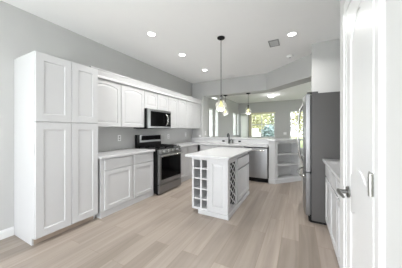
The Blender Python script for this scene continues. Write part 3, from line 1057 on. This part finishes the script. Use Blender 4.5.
# outlets and switches
def outlet(loc, label, nrm, plate_m, rec_m, w=0.07, h=0.115):
    t = thing('wall_outlet', label, 'outlet', loc)
    x, y, z = loc
    def slab(d0, d1, hw, z0, z1, bev):
        if nrm == '+x':
            return box(x + d0, x + d1, y - hw, y + hw, z0, z1, bev)
        return box(x - hw, x + hw, y - d1, y - d0, z0, z1, bev)
    obj('plate', slab(0, 0.007, w / 2, z - h / 2, z + h / 2, 0.002), plate_m, t)
    if h > w:
        for dz in (-0.024, 0.024):
            obj('receptacle', slab(0.0065, 0.009, 0.017, z + dz - 0.014, z + dz + 0.014, 0.001), rec_m, t)
    else:
        obj('receptacle', slab(0.0065, 0.009, w * 0.36, z - h * 0.3, z + h * 0.3, 0.001), rec_m, t)
    return t
o1 = outlet((XL, 2.468, 1.14), 'white outlet on the wall left of the range', '+x', M['plastic'], M['slot'])
dup(o1, (XL, 4.016, 1.13), 'white outlet on the wall just right of the range backguard')
dup(o1, (XL, 4.887, 1.16), 'white outlet on the left wall near the corner')
dup(o1, (XP, 5.45, 1.20), 'white outlet on the wall end beside the bar opening')
o2 = outlet((-2.008, 5.24, 0.97), 'black outlet in the splash left of the faucet', '-y', M['black_matte'], M['black'], 0.075, 0.045)
dup(o2, (-1.515, 5.24, 0.97), 'black outlet in the splash right of the faucet')
t = thing('light_switch', 'white light switch on the far wall right of the garden window', 'switch', (-0.647, YF, 1.12))
obj('plate', box(-0.72, -0.575, YF - 0.008, YF, 1.055, 1.185, 0.002), M['plastic'], t)
for x in (-0.68, -0.615):
    obj('rocker', box(x - 0.018, x + 0.018, YF - 0.012, YF - 0.007, 1.085, 1.155, 0.002), M['plastic'], t)

# ------------------------------------------------------------------ ceiling fixtures
def recessed(loc, label, lit=True):
    t = thing('recessed_light', label, 'ceiling light', loc, 'recessed ceiling lights')
    x, y, z = loc
    bm = bmesh.new()
    lathe(bm, (x, y, z), [(0.076, 0.0), (0.076, -0.005), (0.072, -0.009), (0.058, -0.007), (0.056, -0.002), (0.056, 0.0)], 32, cap=False)
    obj('trim_ring', bm, M['plastic'], t, smooth=True)
    bm = bmesh.new(); lathe(bm, (x, y, z), [(0.057, -0.0005), (0.057, -0.004), (0.04, -0.006), (0.001, -0.0065)], 32)
    obj('lens', bm, M['lamp'] if lit else M['plastic'], t, smooth=True)
    return t
SPOTS = [((-2.09, 2.25, ZC), 'lit recessed ceiling light nearest the tall pantry cabinet'),
         ((-2.115, 3.17, ZC), 'lit recessed ceiling light in the middle of the left row'),
         ((-2.137, 4.24, ZC), 'lit recessed ceiling light at the far end of the left row'),
         ((-0.099, 3.306, ZC), 'lit recessed ceiling light beside the square air vent')]
r0 = recessed(*SPOTS[0])
for p, lab in SPOTS[1:]:
    dup(r0, p, lab)
for p, lab in SPOTS:
    l = bpy.data.lights.new('downlight', 'AREA')
    l.shape = 'DISK'
    l.size = 0.12
    l.energy = 9
    l.spread = math.radians(140)
    l.color = (1, 0.985, 0.96)
    o = bpy.data.objects.new('downlight', l)
    C.objects.link(o)
    o.location = (p[0], p[1], p[2] - 0.012)
bm = bmesh.new(); lathe(bm, (-1.71, 5.05, ZC), [(0.10, 0.0), (0.10, -0.006), (0.09, -0.010), (0.001, -0.010)], 32)
tag(obj('ceiling_speaker', bm, M['plastic'], smooth=True, loc=(-1.71, 5.05, ZC)), 'flat round unlit cover in the ceiling before the header', 'ceiling cover')

t = thing('air_vent', 'square grey slatted air vent in the ceiling', 'vent', (-0.39, 3.50, ZC))
bm = bmesh.new()
vx0, vx1, vy0, vy1 = -0.475, -0.305, 3.375, 3.625
for a, b, c, d in ((vx0, vx0 + 0.018, vy0, vy1), (vx1 - 0.018, vx1, vy0, vy1), (vx0 + 0.018, vx1 - 0.018, vy0, vy0 + 0.018), (vx0 + 0.018, vx1 - 0.018, vy1 - 0.018, vy1)):
    bx(bm, a, b, c, d, ZC - 0.012, ZC)
obj('frame', bm, M['slot'], t)
bm = bmesh.new(); bx(bm, vx0 + 0.018, vx1 - 0.018, vy0 + 0.018, vy1 - 0.018, ZC - 0.002, ZC)
obj('backing', bm, M['recess_dark'], t)
bm = bmesh.new()
for i in range(9):
    y = vy0 + 0.026 + i * 0.0235
    v = bx(bm, vx0 + 0.018, vx1 - 0.018, y, y + 0.010, ZC - 0.011, ZC - 0.003)
obj('slats', bm, M['vent'], t)

t = thing('smoke_detector', 'round white smoke detector on the ceiling near the diagonal header', 'smoke detector', (-0.166, 4.27, ZC))
bm = bmesh.new(); lathe(bm, (-0.166, 4.27, ZC), [(0.065, 0), (0.065, -0.012), (0.058, -0.028), (0.03, -0.036), (0.001, -0.036)], 28)
obj('body', bm, M['plastic'], t, smooth=True)
bm = bmesh.new(); lathe(bm, (-0.166, 4.27, ZC - 0.034), [(0.02, 0), (0.018, -0.005), (0.001, -0.006)], 16)
obj('button', bm, M['slot'], t, smooth=True)

def pendant(loc, drop, label):
    x, y, z = loc
    t = thing('pendant_light', label, 'pendant light', loc, 'clear glass pendant lights')
    bm = bmesh.new()
    lathe(bm, loc, [(0.064, 0), (0.064, -0.012), (0.055, -0.022), (0.016, -0.030), (0.010, -0.045), (0.001, -0.046)], 28)
    obj('canopy', bm, M['black_matte'], t, smooth=True)
    zb = z - drop
    bm = bmesh.new(); tube(bm, [(x, y, z - 0.03), (x, y, zb + 0.22)], 0.0048, 8)
    obj('rod', bm, M['black_matte'], t, smooth=True)
    bm = bmesh.new(); lathe(bm, (x, y, zb), [(0.001, 0.262), (0.016, 0.26), (0.024, 0.250), (0.025, 0.236), (0.008, 0.234), (0.008, 0.196), (0.019, 0.194), (0.019, 0.168), (0.001, 0.166)], 20)
    obj('socket', bm, M['black_matte'], t, smooth=True)
    bm = bmesh.new(); lathe(bm, (x, y, zb), [(0.001, 0.168), (0.013, 0.165), (0.015, 0.15), (0.031, 0.112), (0.033, 0.09), (0.024, 0.062), (0.001, 0.050)], 20)
    obj('bulb', bm, M['bulb'], t, smooth=True)
    bm = bmesh.new()
    lathe(bm, (x, y, zb), [(0.026, 0.236), (0.027, 0.21), (0.034, 0.19), (0.062, 0.155), (0.090, 0.115), (0.094, 0.095), (0.088, 0.065), (0.074, 0.02), (0.070, 0.0)], 12, cap=False)
    bmesh.ops.solidify(bm, geom=bm.faces[:], thickness=0.003)
    obj('glass_shade', bm, M['glass'], t, smooth=False)
    return t
p0 = pendant((-1.148, 2.88, ZC), 1.22, 'long-rod clear glass pendant hanging over the island')
p1 = pendant((-2.03, 5.46, 2.385), 0.62, 'short clear glass pendant over the bar nearer the wall end')
dup(p1, (-1.32, 5.46, 2.385), 'short clear glass pendant over the bar before the garden window')
for p in ((-1.148, 2.88, 1.70), (-2.03, 5.46, 1.85), (-1.32, 5.46, 1.85)):
    l = bpy.data.lights.new('pendant_bulb', 'POINT')
    l.energy = 3
    l.shadow_soft_size = 0.03
    l.color = (1, 0.97, 0.9)
    o = bpy.data.objects.new('pendant_bulb', l)
    C.objects.link(o)
    o.location = (p[0], p[1], p[2] - 0.04)

fl = (-1.07, 8.65, ZC)
t = thing('flush_light', 'lit flush dome light on the living room ceiling', 'ceiling light', fl)
bm = bmesh.new(); lathe(bm, fl, [(0.15, 0), (0.15, -0.02), (0.14, -0.03), (0.01, -0.03)], 28)
obj('pan', bm, M['nickel'], t, smooth=True)
bm = bmesh.new(); lathe(bm, fl, [(0.14, -0.03), (0.135, -0.05), (0.11, -0.08), (0.06, -0.10), (0.001, -0.108)], 28)
obj('dome', bm, M['lamp'], t, smooth=True)
bm = bmesh.new(); lathe(bm, fl, [(0.012, -0.106), (0.012, -0.125), (0.001, -0.132)], 12)
obj('finial', bm, M['nickel'], t, smooth=True)
l = bpy.data.lights.new('flush_glow', 'POINT')
l.energy = 3.5
l.shadow_soft_size = 0.12
o = bpy.data.objects.new('flush_glow', l)
C.objects.link(o)
o.location = (fl[0], fl[1], ZC - 0.26)
